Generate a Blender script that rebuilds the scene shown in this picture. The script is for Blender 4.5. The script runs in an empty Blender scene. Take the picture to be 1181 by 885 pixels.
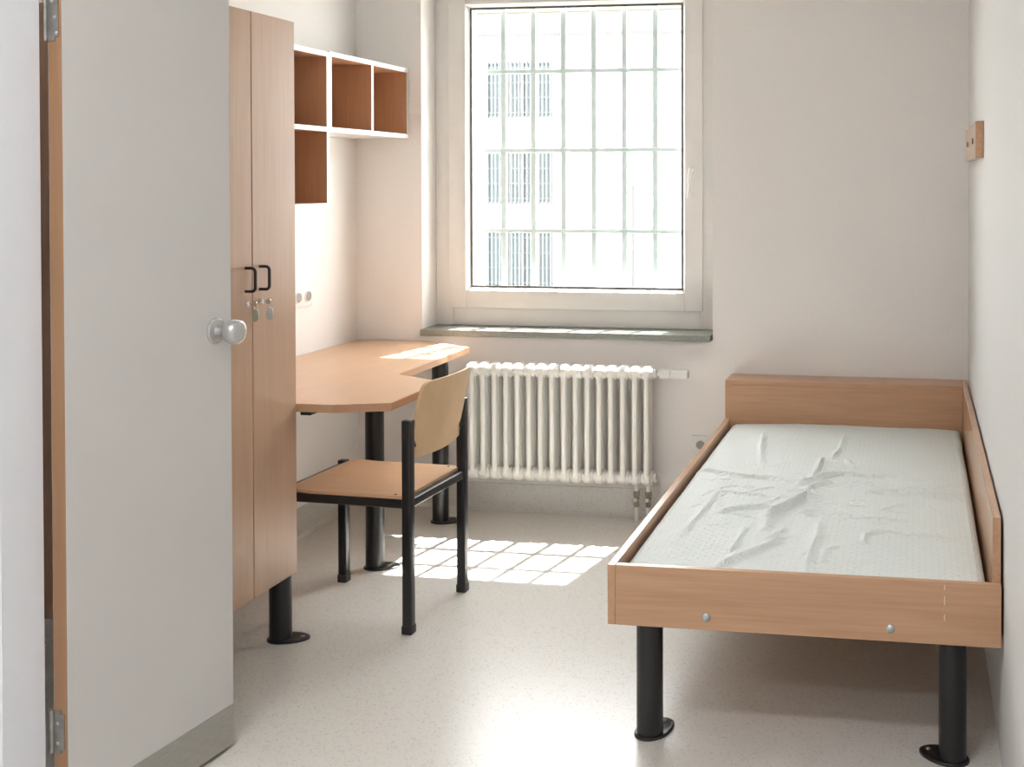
import bpy, bmesh, math, random
from mathutils import Vector, Matrix, noise
random.seed(7)
scene = bpy.context.scene
COL = scene.collection

# ------------------------------------------------------------------ camera
cam_d = bpy.data.cameras.new('camera')
cam = bpy.data.objects.new('camera', cam_d); COL.objects.link(cam)
cam_d.sensor_fit = 'HORIZONTAL'; cam_d.sensor_width = 36.0
cam_d.lens = 1318.19 * 36.0 / 1181.0
cam_d.shift_x = (590.5 - 849.28) / 1181.0          # shift lens: verticals stay upright
cam_d.shift_y = (228.80 - 442.5) / 1181.0
cam_d.clip_start = 0.05; cam_d.clip_end = 300
yaw, pitch, roll = 0.1562, 0.0148, -0.0001
f = Vector((-math.sin(yaw), math.cos(yaw), 0)); u = Vector((0, 0, 1)); r = Vector((math.cos(yaw), math.sin(yaw), 0))
f2 = f * math.cos(pitch) - u * math.sin(pitch); u2 = u * math.cos(pitch) + f * math.sin(pitch)
m = Matrix((r, u2, -f2)).transposed().to_4x4()
m.translation = Vector((2.575, -4.981, 1.5))
cam.matrix_world = m
scene.camera = cam

# ------------------------------------------------------------------ sky, sun, exposure
scene.view_settings.view_transform = 'Standard'
scene.view_settings.look = 'None'
scene.view_settings.gamma = 1.0
scene.view_settings.use_curve_mapping = False
scene.view_settings.exposure = 0.44
world = bpy.data.worlds.new('sky'); scene.world = world; world.use_nodes = True
wn = world.node_tree.nodes; wl = world.node_tree.links
wn.clear()
wo = wn.new('ShaderNodeOutputWorld'); wb = wn.new('ShaderNodeBackground')
wtc = wn.new('ShaderNodeTexCoord'); wsx = wn.new('ShaderNodeSeparateXYZ'); wr = wn.new('ShaderNodeValToRGB')
wr.color_ramp.elements[0].position = 0.0; wr.color_ramp.elements[0].color = (1.0, 0.99, 0.975, 1)
wr.color_ramp.elements[1].position = 1.0; wr.color_ramp.elements[1].color = (0.93, 0.96, 1.0, 1)
wl.new(wtc.outputs['Generated'], wsx.inputs[0]); wl.new(wsx.outputs['Z'], wr.inputs[0])
wl.new(wr.outputs[0], wb.inputs['Color']); wb.inputs['Strength'].default_value = 12.0
wl.new(wb.outputs[0], wo.inputs[0])

sun_d = bpy.data.lights.new('sun', 'SUN'); sun_d.energy = 32.0; sun_d.angle = math.radians(0.53)
sun_d.color = (1.0, 0.975, 0.93)
sun = bpy.data.objects.new('sun', sun_d); COL.objects.link(sun)
sdir = Vector((-0.19 * 0.505, -0.505, -1.0)).normalized()     # direction the light travels
sun.rotation_euler = sdir.to_track_quat('-Z', 'Y').to_euler()
sun.location = (3, 8, 14)

def area_light(name, loc, sx, sy, power, color):
    d = bpy.data.lights.new(name, 'AREA'); d.shape = 'RECTANGLE'; d.size = sx; d.size_y = sy
    d.energy = power; d.color = color
    o = bpy.data.objects.new(name, d); COL.objects.link(o); o.location = loc
    return o
CEIL = 2.85
area_light('ceiling_fill_light', (1.45, -3.9, CEIL - 0.075), 1.2, 0.26, 15, (1.0, 0.965, 0.94))  # added fill, unseen: brightens the back of the room
area_light('entrance_fill_light', (1.45, -5.4, CEIL - 0.075), 1.2, 0.26, 17, (0.93, 0.96, 1.0))  # added fill, unseen: stands for cool light from the corridor

# ------------------------------------------------------------------ materials
def new_mat(name):
    mt = bpy.data.materials.new(name); mt.use_nodes = True
    nt = mt.node_tree; b = nt.nodes['Principled BSDF']
    return mt, nt, b

def setp(b, col=None, rough=None, metal=None, spec=None, coat=None):
    if col is not None: b.inputs['Base Color'].default_value = (*col, 1)
    if rough is not None: b.inputs['Roughness'].default_value = rough
    if metal is not None: b.inputs['Metallic'].default_value = metal
    if spec is not None: b.inputs['Specular IOR Level'].default_value = spec
    if coat is not None: b.inputs['Coat Weight'].default_value = coat

def noisy(name, c1, c2, scale, rough, spec=0.5, bump=0.0, metal=0.0, stretch=(1, 1, 1), detail=4):
    mt, nt, b = new_mat(name); setp(b, None, rough, metal, spec)
    tc = nt.nodes.new('ShaderNodeTexCoord'); mp = nt.nodes.new('ShaderNodeMapping')
    mp.inputs['Scale'].default_value = stretch
    n = nt.nodes.new('ShaderNodeTexNoise'); n.inputs['Scale'].default_value = scale; n.inputs['Detail'].default_value = detail
    rp = nt.nodes.new('ShaderNodeValToRGB')
    rp.color_ramp.elements[0].position = 0.3; rp.color_ramp.elements[0].color = (*c1, 1)
    rp.color_ramp.elements[1].position = 0.7; rp.color_ramp.elements[1].color = (*c2, 1)
    nt.links.new(tc.outputs['Object'], mp.inputs[0]); nt.links.new(mp.outputs[0], n.inputs['Vector'])
    nt.links.new(n.outputs['Fac'], rp.inputs[0]); nt.links.new(rp.outputs[0], b.inputs['Base Color'])
    if bump:
        bp = nt.nodes.new('ShaderNodeBump'); bp.inputs['Strength'].default_value = bump; bp.inputs['Distance'].default_value = 0.002
        nt.links.new(n.outputs['Fac'], bp.inputs['Height']); nt.links.new(bp.outputs[0], b.inputs['Normal'])
    return mt

def wood(name, axis, light, dark, rough=0.32, fine=1.0, spec=0.5):
    """beech laminate: long pores along one axis"""
    mt, nt, b = new_mat(name); setp(b, None, rough, 0, spec)
    tc = nt.nodes.new('ShaderNodeTexCoord')
    s = [1, 1, 1]; s[axis] = 0.035
    mp = nt.nodes.new('ShaderNodeMapping'); mp.inputs['Scale'].default_value = [v * 120 * fine for v in s]
    n1 = nt.nodes.new('ShaderNodeTexNoise'); n1.inputs['Scale'].default_value = 1.0; n1.inputs['Detail'].default_value = 5
    s2 = [1, 1, 1]; s2[axis] = 0.12
    mp2 = nt.nodes.new('ShaderNodeMapping'); mp2.inputs['Scale'].default_value = [v * 14 * fine for v in s2]
    n2 = nt.nodes.new('ShaderNodeTexNoise'); n2.inputs['Scale'].default_value = 1.0; n2.inputs['Detail'].default_value = 3
    n2.inputs['Distortion'].default_value = 0.6
    mx = nt.nodes.new('ShaderNodeMath'); mx.operation = 'ADD'
    ml = nt.nodes.new('ShaderNodeMath'); ml.operation = 'MULTIPLY'; ml.inputs[1].default_value = 0.6
    ml2 = nt.nodes.new('ShaderNodeMath'); ml2.operation = 'MULTIPLY'; ml2.inputs[1].default_value = 0.4
    rp = nt.nodes.new('ShaderNodeValToRGB')
    rp.color_ramp.elements[0].position = 0.32; rp.color_ramp.elements[0].color = (*dark, 1)
    rp.color_ramp.elements[1].position = 0.68; rp.color_ramp.elements[1].color = (*light, 1)
    L = nt.links
    L.new(tc.outputs['Object'], mp.inputs[0]); L.new(mp.outputs[0], n1.inputs['Vector'])
    L.new(tc.outputs['Object'], mp2.inputs[0]); L.new(mp2.outputs[0], n2.inputs['Vector'])
    L.new(n1.outputs['Fac'], ml.inputs[0]); L.new(n2.outputs['Fac'], ml2.inputs[0])
    L.new(ml.outputs[0], mx.inputs[0]); L.new(ml2.outputs[0], mx.inputs[1])
    L.new(mx.outputs[0], rp.inputs[0]); L.new(rp.outputs[0], b.inputs['Base Color'])
    return mt

BL, BD = (0.60, 0.365, 0.225), (0.50, 0.285, 0.165)
M = {}
M['wood_x'] = wood('beech_laminate_along_x', 0, BL, BD)
M['wood_y'] = wood('beech_laminate_along_y', 1, BL, BD, rough=0.17)
M['wood_z'] = wood('beech_laminate_along_z', 2, (0.55, 0.36, 0.25), (0.49, 0.31, 0.20), rough=0.36)
M['desk'] = wood('desk_beech_laminate', 1, (0.64, 0.42, 0.275), (0.57, 0.36, 0.22), rough=0.34)
M['edge'] = wood('beech_edge_band', 1, (0.56, 0.33, 0.19), (0.47, 0.255, 0.14), rough=0.3)
M['shelf_wood'] = wood('shelf_beech_laminate', 2, (0.56, 0.32, 0.19), (0.48, 0.26, 0.145), rough=0.45)
M['ply'] = wood('chair_plywood', 2, (0.70, 0.50, 0.30), (0.64, 0.445, 0.255), rough=0.4)
M['seat_ply'] = wood('seat_plywood', 0, (0.68, 0.44, 0.27), (0.61, 0.375, 0.215), rough=0.33)
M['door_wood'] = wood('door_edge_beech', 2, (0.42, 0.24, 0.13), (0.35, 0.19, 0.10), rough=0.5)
M['rebate_shaded'] = wood('door_rebate_beech_shaded', 2, (0.26, 0.135, 0.07), (0.21, 0.105, 0.05), rough=0.55)  # beech darkened to carry the shadow in the rebate
M['wall'] = noisy('wall_paint', (0.86, 0.828, 0.806), (0.875, 0.843, 0.821), 60, 0.75, 0.25, bump=0.06)
M['wall_right'] = noisy('wall_paint_dimmed', (0.71, 0.715, 0.71), (0.725, 0.73, 0.725), 60, 0.6, 0.3, bump=0.05)  # wall paint greyed so this wall looks less lit
M['partition'] = noisy('partition_paint_cool_light', (0.84, 0.86, 0.91), (0.855, 0.875, 0.925), 40, 0.5, 0.3, bump=0.03)  # blue tint puts the cool corridor light into the paint
M['ceiling'] = noisy('ceiling_paint', (0.88, 0.87, 0.85), (0.9, 0.89, 0.87), 40, 0.85, 0.2)
M['door'] = noisy('door_laminate', (0.655, 0.635, 0.62), (0.665, 0.645, 0.63), 6, 0.38, 0.35)
M['white_lam'] = noisy('white_laminate', (0.70, 0.68, 0.65), (0.72, 0.70, 0.67), 20, 0.4)
M['upvc'] = noisy('window_frame_white', (0.80, 0.785, 0.76), (0.82, 0.805, 0.78), 15, 0.35)
M['gasket'] = noisy('window_gasket_grey', (0.10, 0.10, 0.10), (0.13, 0.13, 0.13), 30, 0.6)
M['sill'] = noisy('sill_grey_green_stone', (0.25, 0.265, 0.24), (0.32, 0.335, 0.305), 90, 0.25)
M['radiator'] = noisy('radiator_enamel', (0.875, 0.865, 0.82), (0.89, 0.88, 0.835), 12, 0.3)
M['plastic_white'] = noisy('white_plastic', (0.80, 0.79, 0.77), (0.82, 0.81, 0.79), 20, 0.35)
M['plastic_dark'] = noisy('socket_hole_grey', (0.30, 0.29, 0.28), (0.36, 0.35, 0.34), 20, 0.5)
M['brass'] = noisy('nickel_brass', (0.42, 0.38, 0.30), (0.52, 0.47, 0.37), 40, 0.3, metal=0.9)
M['black'] = noisy('black_powder_coat', (0.012, 0.012, 0.013), (0.018, 0.018, 0.019), 200, 0.3, 0.5)
M['black_foot'] = noisy('black_foot_plastic', (0.014, 0.014, 0.014), (0.02, 0.02, 0.02), 90, 0.45)
M['handle'] = noisy('dark_brown_plastic', (0.02, 0.012, 0.01), (0.03, 0.018, 0.015), 90, 0.35)
M['steel'] = noisy('brushed_steel', (0.40, 0.39, 0.36), (0.48, 0.47, 0.44), 30, 0.36, metal=0.75, stretch=(1, 1, 14))
M['hinge'] = noisy('hinge_steel', (0.30, 0.29, 0.27), (0.40, 0.39, 0.37), 40, 0.38, metal=0.8)
M['chrome'] = noisy('polished_nickel', (0.72, 0.72, 0.71), (0.8, 0.8, 0.79), 20, 0.16, metal=1.0)
M['knob'] = noisy('satin_aluminium', (0.56, 0.56, 0.56), (0.62, 0.62, 0.62), 25, 0.26, metal=0.7)
M['zinc'] = noisy('zinc_bolt', (0.45, 0.50, 0.52), (0.58, 0.62, 0.64), 50, 0.3, metal=0.8)
M['bars'] = noisy('bar_grey_green_paint', (0.41, 0.48, 0.47), (0.45, 0.52, 0.51), 30, 0.45)
M['facade'] = noisy('facade_white_render', (0.46, 0.455, 0.445), (0.49, 0.485, 0.475), 3, 0.9, 0.1)
M['facade_trim'] = noisy('facade_trim_grey', (0.075, 0.075, 0.075), (0.085, 0.085, 0.085), 3, 0.8, 0.1)
M['facade_eave'] = noisy('facade_eave_cream', (0.13, 0.13, 0.112), (0.145, 0.145, 0.125), 3, 0.8, 0.1)
M['far_glass'] = noisy('far_window_glass', (0.085, 0.105, 0.112), (0.10, 0.12, 0.125), 1.2, 0.15, 0.4)
M['far_frame'] = noisy('far_window_frame', (0.115, 0.12, 0.12), (0.13, 0.135, 0.135), 3, 0.7)
M['far_bars'] = noisy('far_window_bars', (0.068, 0.084, 0.088), (0.078, 0.094, 0.098), 3, 0.7)
M['metal_sheet'] = noisy('outer_sill_sheet', (0.45, 0.46, 0.46), (0.50, 0.51, 0.51), 12, 0.6, metal=0.0)
M['ground'] = noisy('yard_paving', (0.34, 0.33, 0.30), (0.44, 0.43, 0.39), 0.8, 0.9, 0.1)
M['tag_clear'] = noisy('grey_key_fob', (0.62, 0.63, 0.60), (0.7, 0.71, 0.68), 30, 0.35)
M['tag_green'] = noisy('green_grey_key_fob', (0.42, 0.45, 0.34), (0.5, 0.53, 0.42), 30, 0.35)
M['scratch'] = noisy('bare_scratched_wood', (0.72, 0.60, 0.42), (0.8, 0.68, 0.5), 80, 0.6)

# flecked linoleum
def lino(name, base, spots, dark, rough):
    mt, nt, b = new_mat(name); setp(b, None, rough, 0, 0.5)
    L = nt.links; tc = nt.nodes.new('ShaderNodeTexCoord')
    v = nt.nodes.new('ShaderNodeTexVoronoi'); v.inputs['Scale'].default_value = 210
    rp = nt.nodes.new('ShaderNodeValToRGB'); rp.color_ramp.interpolation = 'LINEAR'
    e = rp.color_ramp.elements
    e[0].position = 0.0; e[0].color = (*dark, 1); e[1].position = 1.0; e[1].color = (*base, 1)
    for p, c in ((0.10, spots), (0.26, base), (0.8, base)):
        k = e.new(p); k.color = (*c, 1)
    sp = nt.nodes.new('ShaderNodeSeparateColor')
    L.new(tc.outputs['Object'], v.inputs['Vector']); L.new(v.outputs['Color'], sp.inputs[0]); L.new(sp.outputs[0], rp.inputs[0])
    L.new(rp.outputs[0], b.inputs['Base Color'])
    n3 = nt.nodes.new('ShaderNodeTexNoise'); n3.inputs['Scale'].default_value = 90
    bp = nt.nodes.new('ShaderNodeBump'); bp.inputs['Strength'].default_value = 0.03; bp.inputs['Distance'].default_value = 0.001
    L.new(tc.outputs['Object'], n3.inputs['Vector']); L.new(n3.outputs['Fac'], bp.inputs['Height']); L.new(bp.outputs[0], b.inputs['Normal'])
    return mt
M['floor'] = lino('flecked_linoleum', (0.725, 0.712, 0.675), (0.67, 0.655, 0.61), (0.58, 0.555, 0.51), 0.27)

# window pane: clear glass that lets the sun through
mt = bpy.data.materials.new('window_glass'); mt.use_nodes = True; nt = mt.node_tree; nt.nodes.clear()
o_ = nt.nodes.new('ShaderNodeOutputMaterial'); mx = nt.nodes.new('ShaderNodeMixShader'); tr = nt.nodes.new('ShaderNodeBsdfTransparent')
gl = nt.nodes.new('ShaderNodeBsdfGlossy'); gl.inputs['Roughness'].default_value = 0.02
lw = nt.nodes.new('ShaderNodeLayerWeight'); lw.inputs['Blend'].default_value = 0.5
pw = nt.nodes.new('ShaderNodeMath'); pw.operation = 'POWER'; pw.inputs[1].default_value = 4.0
fr = nt.nodes.new('ShaderNodeMath'); fr.operation = 'MULTIPLY_ADD'; fr.inputs[1].default_value = 0.6; fr.inputs[2].default_value = 0.03
nt.links.new(lw.outputs['Facing'], pw.inputs[0]); nt.links.new(pw.outputs[0], fr.inputs[0])
tr.inputs['Color'].default_value = (0.97, 0.97, 0.965, 1)
nt.links.new(fr.outputs[0], mx.inputs[0]); nt.links.new(tr.outputs[0], mx.inputs[1]); nt.links.new(gl.outputs[0], mx.inputs[2]); nt.links.new(mx.outputs[0], o_.inputs[0])
M['glass'] = mt

# mattress cover: pale, woven dashes
mt, nt, b = new_mat('mattress_cover'); setp(b, (0.775, 0.825, 0.815), 0.75, 0, 0.25); b.inputs['Sheen Weight'].default_value = 0.1
tc = nt.nodes.new('ShaderNodeTexCoord'); br = nt.nodes.new('ShaderNodeTexBrick')
br.inputs['Scale'].default_value = 1.0; br.inputs['Mortar Size'].default_value = 0.0035; br.inputs['Mortar Smooth'].default_value = 0.9
br.inputs['Brick Width'].default_value = 0.034; br.inputs['Row Height'].default_value = 0.017; br.inputs['Bias'].default_value = 0
n = nt.nodes.new('ShaderNodeTexNoise'); n.inputs['Scale'].default_value = 500
ad = nt.nodes.new('ShaderNodeMath'); ad.operation = 'MULTIPLY_ADD'; ad.inputs[1].default_value = 0.25
bp = nt.nodes.new('ShaderNodeBump'); bp.inputs['Strength'].default_value = 0.6; bp.inputs['Distance'].default_value = 0.003; bp.invert = True
nt.links.new(tc.outputs['Object'], br.inputs['Vector']); nt.links.new(tc.outputs['Object'], n.inputs['Vector'])
nt.links.new(n.outputs['Fac'], ad.inputs[0]); nt.links.new(br.outputs['Fac'], ad.inputs[2])
nt.links.new(ad.outputs[0], bp.inputs['Height']); nt.links.new(bp.outputs[0], b.inputs['Normal'])
M['mattress'] = mt
mt, nt, b = new_mat('fill_lamp_diffuser'); setp(b, (0.9, 0.9, 0.9), 0.5)
b.inputs['Emission Color'].default_value = (1, 0.98, 0.95, 1); b.inputs['Emission Strength'].default_value = 2.0  # glow of the added fill lamps
M['diffuser'] = mt

# ------------------------------------------------------------------ mesh helpers
def add_box(bm, x0, x1, y0, y1, z0, z1, bev=0.0, seg=2):
    vs = [bm.verts.new((x, y, z)) for x in (x0, x1) for y in (y0, y1) for z in (z0, z1)]
    q = [(0, 1, 3, 2), (4, 6, 7, 5), (0, 4, 5, 1), (2, 3, 7, 6), (0, 2, 6, 4), (1, 5, 7, 3)]
    fs = [bm.faces.new([vs[i] for i in k]) for k in q]
    if bev:
        es = {e for fc in fs for e in fc.edges}
        bmesh.ops.bevel(bm, geom=list(es), offset=bev, segments=seg, affect='EDGES', profile=0.5)

def add_cyl(bm, p0, p1, r0, r1=None, seg=24, bev=0.0):
    p0 = Vector(p0); p1 = Vector(p1); r1 = r0 if r1 is None else r1
    ax = (p1 - p0).normalized()
    add_lathe(bm, p0, ax, [(0.0, 0), (r0, 0), (r1, (p1 - p0).length), (0, (p1 - p0).length)] if not bev else
              [(0, 0), (r0 - bev, 0), (r0, bev), (r1, (p1 - p0).length - bev), (r1 - bev, (p1 - p0).length), (0, (p1 - p0).length)], seg)

def add_lathe(bm, origin, axis, prof, seg=24):
    origin = Vector(origin); ax = Vector(axis).normalized()
    t = Vector((0, 0, 1)) if abs(ax.z) < 0.9 else Vector((1, 0, 0))
    a = ax.cross(t).normalized(); b_ = ax.cross(a).normalized()
    rings = []
    for (rr, h) in prof:
        if rr < 1e-7: rings.append([bm.verts.new(origin + ax * h)])
        else: rings.append([bm.verts.new(origin + ax * h + (a * math.cos(2 * math.pi * i / seg) + b_ * math.sin(2 * math.pi * i / seg)) * rr) for i in range(seg)])
    for A, B in zip(rings, rings[1:]):
        for i in range(seg):
            j = (i + 1) % seg
            if len(A) == 1 and len(B) == 1: continue
            if len(A) == 1: bm.faces.new((A[0], B[j], B[i]))
            elif len(B) == 1: bm.faces.new((A[i], A[j], B[0]))
            else: bm.faces.new((A[i], A[j], B[j], B[i]))

def add_tube(bm, pts, rad, seg=10):
    pts = [Vector(p) for p in pts]; rings = []
    up = None
    for i, p in enumerate(pts):
        d = (pts[min(i + 1, len(pts) - 1)] - pts[max(i - 1, 0)]).normalized()
        if up is None:
            t = Vector((0, 0, 1)) if abs(d.z) < 0.9 else Vector((1, 0, 0)); a = d.cross(t).normalized()
        else: a = (up - d * up.dot(d)).normalized()
        up = a; b_ = d.cross(a)
        rings.append([bm.verts.new(p + (a * math.cos(2 * math.pi * k / seg) + b_ * math.sin(2 * math.pi * k / seg)) * rad) for k in range(seg)])
    for A, B in zip(rings, rings[1:]):
        for k in range(seg):
            bm.faces.new((A[k], A[(k + 1) % seg], B[(k + 1) % seg], B[k]))
    bm.faces.new(rings[0][::-1]); bm.faces.new(rings[-1])

def add_prism(bm, poly, z0, z1, bev=0.0):
    lo = [bm.verts.new((x, y, z0)) for x, y in poly]; hi = [bm.verts.new((x, y, z1)) for x, y in poly]
    n = len(poly); fs = [bm.faces.new(lo[::-1]), bm.faces.new(hi)]
    for i in range(n): fs.append(bm.faces.new((lo[i], lo[(i + 1) % n], hi[(i + 1) % n], hi[i])))
    if bev:
        es = list(fs[0].edges) + list(fs[1].edges)
        bmesh.ops.bevel(bm, geom=es, offset=bev, segments=2, affect='EDGES')

def obj(name, bm, mat, parent=None, smooth=True, org=None):
    """link a bmesh as one object; with a parent (unrotated things) the mesh is given in world coordinates"""
    bmesh.ops.recalc_face_normals(bm, faces=bm.faces[:])
    if org is None: org = world_loc(parent) if parent else Vector((0, 0, 0))
    else: org = Vector(org)
    bmesh.ops.translate(bm, verts=bm.verts[:], vec=-org)
    me = bpy.data.meshes.new(name); bm.to_mesh(me); bm.free()
    me.materials.append(mat)
    o = bpy.data.objects.new(name, me); COL.objects.link(o)
    if parent:
        o.parent = parent
        o.location = org - world_loc(parent)
    else: o.location = org
    if smooth:
        for p in me.polygons: p.use_smooth = True
        me.set_sharp_from_angle(angle=math.radians(35))
    return o

def world_loc(o):
    l = Vector(o.location)
    while o.parent: o = o.parent; l += o.location
    return l

def tag(o, label=None, cat=None, group=None, kind=None):
    if label: o['label'] = label
    if cat: o['category'] = cat
    if group: o['group'] = group
    if kind: o['kind'] = kind
    return o

def thing(name, loc, label=None, cat=None, group=None, kind=None, rz=0):
    o = bpy.data.objects.new(name, None); COL.objects.link(o); o.location = loc; o.rotation_euler = (0, 0, rz)
    o.empty_display_size = 0.1
    return tag(o, label, cat, group, kind)

def copy_of(o, loc, parent=None):
    c = o.copy(); COL.objects.link(c); c.location = loc
    if parent: c.parent = parent
    return c

def BM(): return bmesh.new()
def boxpart(name, b, mat, parent, bev=0.0, seg=2):
    bm = BM(); add_box(bm, *b, bev, seg); return obj(name, bm, mat, parent)

# ------------------------------------------------------------------ setting
W = 2.795; FRONT = -6.3
def struct(name, bm, mat, label): return tag(obj(name, bm, mat, smooth=False), label, None, None, 'structure')

bm = BM(); add_box(bm, -0.15, W + 0.15, FRONT - 0.15, 0.20, -0.2, 0.0)
struct('floor', bm, M['floor'], 'pale cream linoleum floor with fine grey flecks')
bm = BM(); add_box(bm, -0.15, W + 0.15, FRONT - 0.15, 0.38, CEIL, CEIL + 0.2)
struct('ceiling', bm, M['ceiling'], 'plain white ceiling above the room')
bm = BM(); add_box(bm, -0.15, 0, FRONT, 0.38, 0, CEIL)
struct('wall_left', bm, M['wall'], 'white wall behind the desk and wardrobe')
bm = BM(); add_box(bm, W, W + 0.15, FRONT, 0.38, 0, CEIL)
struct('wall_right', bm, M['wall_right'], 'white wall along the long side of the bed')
bm = BM(); add_box(bm, -0.15, W + 0.15, FRONT - 0.15, FRONT, 0, CEIL)
struct('wall_front', bm, M['wall'], 'white wall behind the viewer')
# back wall with its stepped window opening
WX0, WX1, WZ0, WZ1 = 0.321, 1.684, 0.79, 2.49
bm = BM()
for (ya, yb, a, b_, c, d) in ((0.0, 0.225, WX0, WX1, WZ0, WZ1), (0.225, 0.33, 0.375, 1.63, 0.90, 2.44)):
    add_box(bm, 0.0, a, ya, yb, 0, CEIL); add_box(bm, b_, W, ya, yb, 0, CEIL)
    add_box(bm, a, b_, ya, yb, 0, c); add_box(bm, a, b_, ya, yb, d, CEIL)
struct('wall_back', bm, M['wall'], 'off-white wall with the barred window and radiator')
# partition whose end carries the open door
bm = BM(); add_box(bm, 0, 0.684, -2.87, -2.748, 0, CEIL, 0.002, 1)
struct('wall_partition', bm, M['partition'], 'white wall edge with cool light tinted into its colour, at the far left, in front of the door hinges')
# coved linoleum skirting
def skirting(name, p0, p1, nrm, label):
    bm = BM(); p0 = Vector(p0); p1 = Vector(p1); nv = Vector(nrm)
    prof = [(0.0, 0.0), (0.028, 0.0), (0.016, 0.004), (0.008, 0.012), (0.004, 0.026), (0.003, 0.12), (0.0, 0.121)]
    A = [bm.verts.new(p0 + nv * t + Vector((0, 0, z))) for t, z in prof]; B = [bm.verts.new(p1 + nv * t + Vector((0, 0, z))) for t, z in prof]
    for i in range(len(prof) - 1): bm.faces.new((A[i], B[i], B[i + 1], A[i + 1]))
    bm.faces.new(A); bm.faces.new(B[::-1])
    o = obj(name, bm, M['floor'], smooth=True); return tag(o, label, None, None, 'structure')
skirting('baseboard_back', (0.0, 0, 0), (W, 0, 0), (0, -1, 0), 'flecked linoleum skirting under the radiator')
skirting('baseboard_left', (0, -2.0, 0), (0, 0, 0), (1, 0, 0), 'flecked linoleum skirting behind the desk')

# ------------------------------------------------------------------ window
win = thing('window_1', (1.0, 0.16, WZ0), 'white single-sash window with a grey stone sill', None, None, 'structure')
def frame_ring(bm, x0, x1, z0, z1, w, y0, y1, bev=0.004, wt=None):
    wt = wt or w
    add_box(bm, x0, x0 + w, y0, y1, z0, z1, bev); add_box(bm, x1 - w, x1, y0, y1, z0, z1, bev)
    add_box(bm, x0 + w - 0.001, x1 - w + 0.001, y0, y1, z0, z0 + w, bev); add_box(bm, x0 + w - 0.001, x1 - w + 0.001, y0, y1, z1 - wt, z1, bev)
SILLZ = 0.82
bm = BM(); frame_ring(bm, WX0, WX1, SILLZ, WZ1, 0.085, 0.158, 0.224)
obj('frame', bm, M['upvc'], win)
SX0, SX1, SZ0, SZ1 = 0.392, 1.612, 0.903, 2.415
bm = BM(); frame_ring(bm, SX0, SX1, SZ0, SZ1, 0.084, 0.142, 0.205, 0.005)
obj('sash', bm, M['upvc'], win)
GX0, GX1, GZ0, GZ1 = SX0 + 0.084, SX1 - 0.084, SZ0 + 0.084, SZ1 - 0.084
bm = BM()   # sloped glazing bead
def bead(bm):
    a = [(GX0, 0.150, GZ0), (GX1, 0.150, GZ0), (GX1, 0.150, GZ1), (GX0, 0.150, GZ1)]
    k = 0.012
    b_ = [(GX0 + k, 0.172, GZ0 + k), (GX1 - k, 0.172, GZ0 + k), (GX1 - k, 0.172, GZ1 - k), (GX0 + k, 0.172, GZ1 - k)]
    c = [(GX0 - .002, 0.172, GZ0 - .002), (GX1 + .002, 0.172, GZ0 - .002), (GX1 + .002, 0.172, GZ1 + .002), (GX0 - .002, 0.172, GZ1 + .002)]
    A = [bm.verts.new(v) for v in a]; B = [bm.verts.new(v) for v in b_]; C_ = [bm.verts.new(v) for v in c]
    for i in range(4):
        j = (i + 1) % 4
        bm.faces.new((A[i], A[j], B[j], B[i])); bm.faces.new((B[i], B[j], C_[j], C_[i])); bm.faces.new((C_[i], C_[j], A[j], A[i]))
bead(bm); obj('glazing_bead', bm, M['upvc'], win, smooth=False)
bm = BM(); frame_ring(bm, GX0 + 0.009, GX1 - 0.009, GZ0 + 0.009, GZ1 - 0.009, 0.012, 0.1725, 0.179, 0)
tag(obj('gasket', bm, M['gasket'], win), 'dark rubber gasket around the pane')
bm = BM(); add_box(bm, GX0 + 0.005, GX1 - 0.005, 0.180, 0.186, GZ0 + 0.005, GZ1 - 0.005)
obj('pane', bm, M['glass'], win, smooth=False)
# handle
bm = BM(); add_box(bm, 1.549, 1.581, 0.1335, 0.1425, 1.475, 1.565, 0.004)
add_cyl(bm, (1.565, 0.135, 1.55), (1.565, 0.105, 1.55), 0.009, seg=14)
wh = obj('handle_plate', bm, M['plastic_white'], win)
bm = BM(); add_tube(bm, [(1.565, 0.108, 1.556), (1.5645, 0.1, 1.548), (1.563, 0.098, 1.53), (1.561, 0.098, 1.48), (1.559, 0.099, 1.425)], 0.0085, 12)
obj('handle_lever', bm, M['plastic_white'], wh)
bm = BM(); add_box(bm, WX0 + 0.001, WX1 - 0.006, -0.028, 0.224, WZ0, SILLZ, 0.003)
tag(obj('window_sill', bm, M['sill'], win), 'polished grey-green stone sill')
bm = BM(); v = [bm.verts.new(p) for p in [(0.376, 0.226, 0.925), (1.629, 0.226, 0.925), (1.629, 0.37, 0.905), (0.376, 0.37, 0.905), (0.376, 0.37, 0.888), (1.629, 0.37, 0.888)]]
bm.faces.new((v[0], v[1], v[2], v[3])); bm.faces.new((v[3], v[2], v[5], v[4]))
r_ = bmesh.ops.solidify(bm, geom=bm.faces[:], thickness=0.002)
obj('outer_sill', bm, M['metal_sheet'], win, smooth=False)

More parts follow.
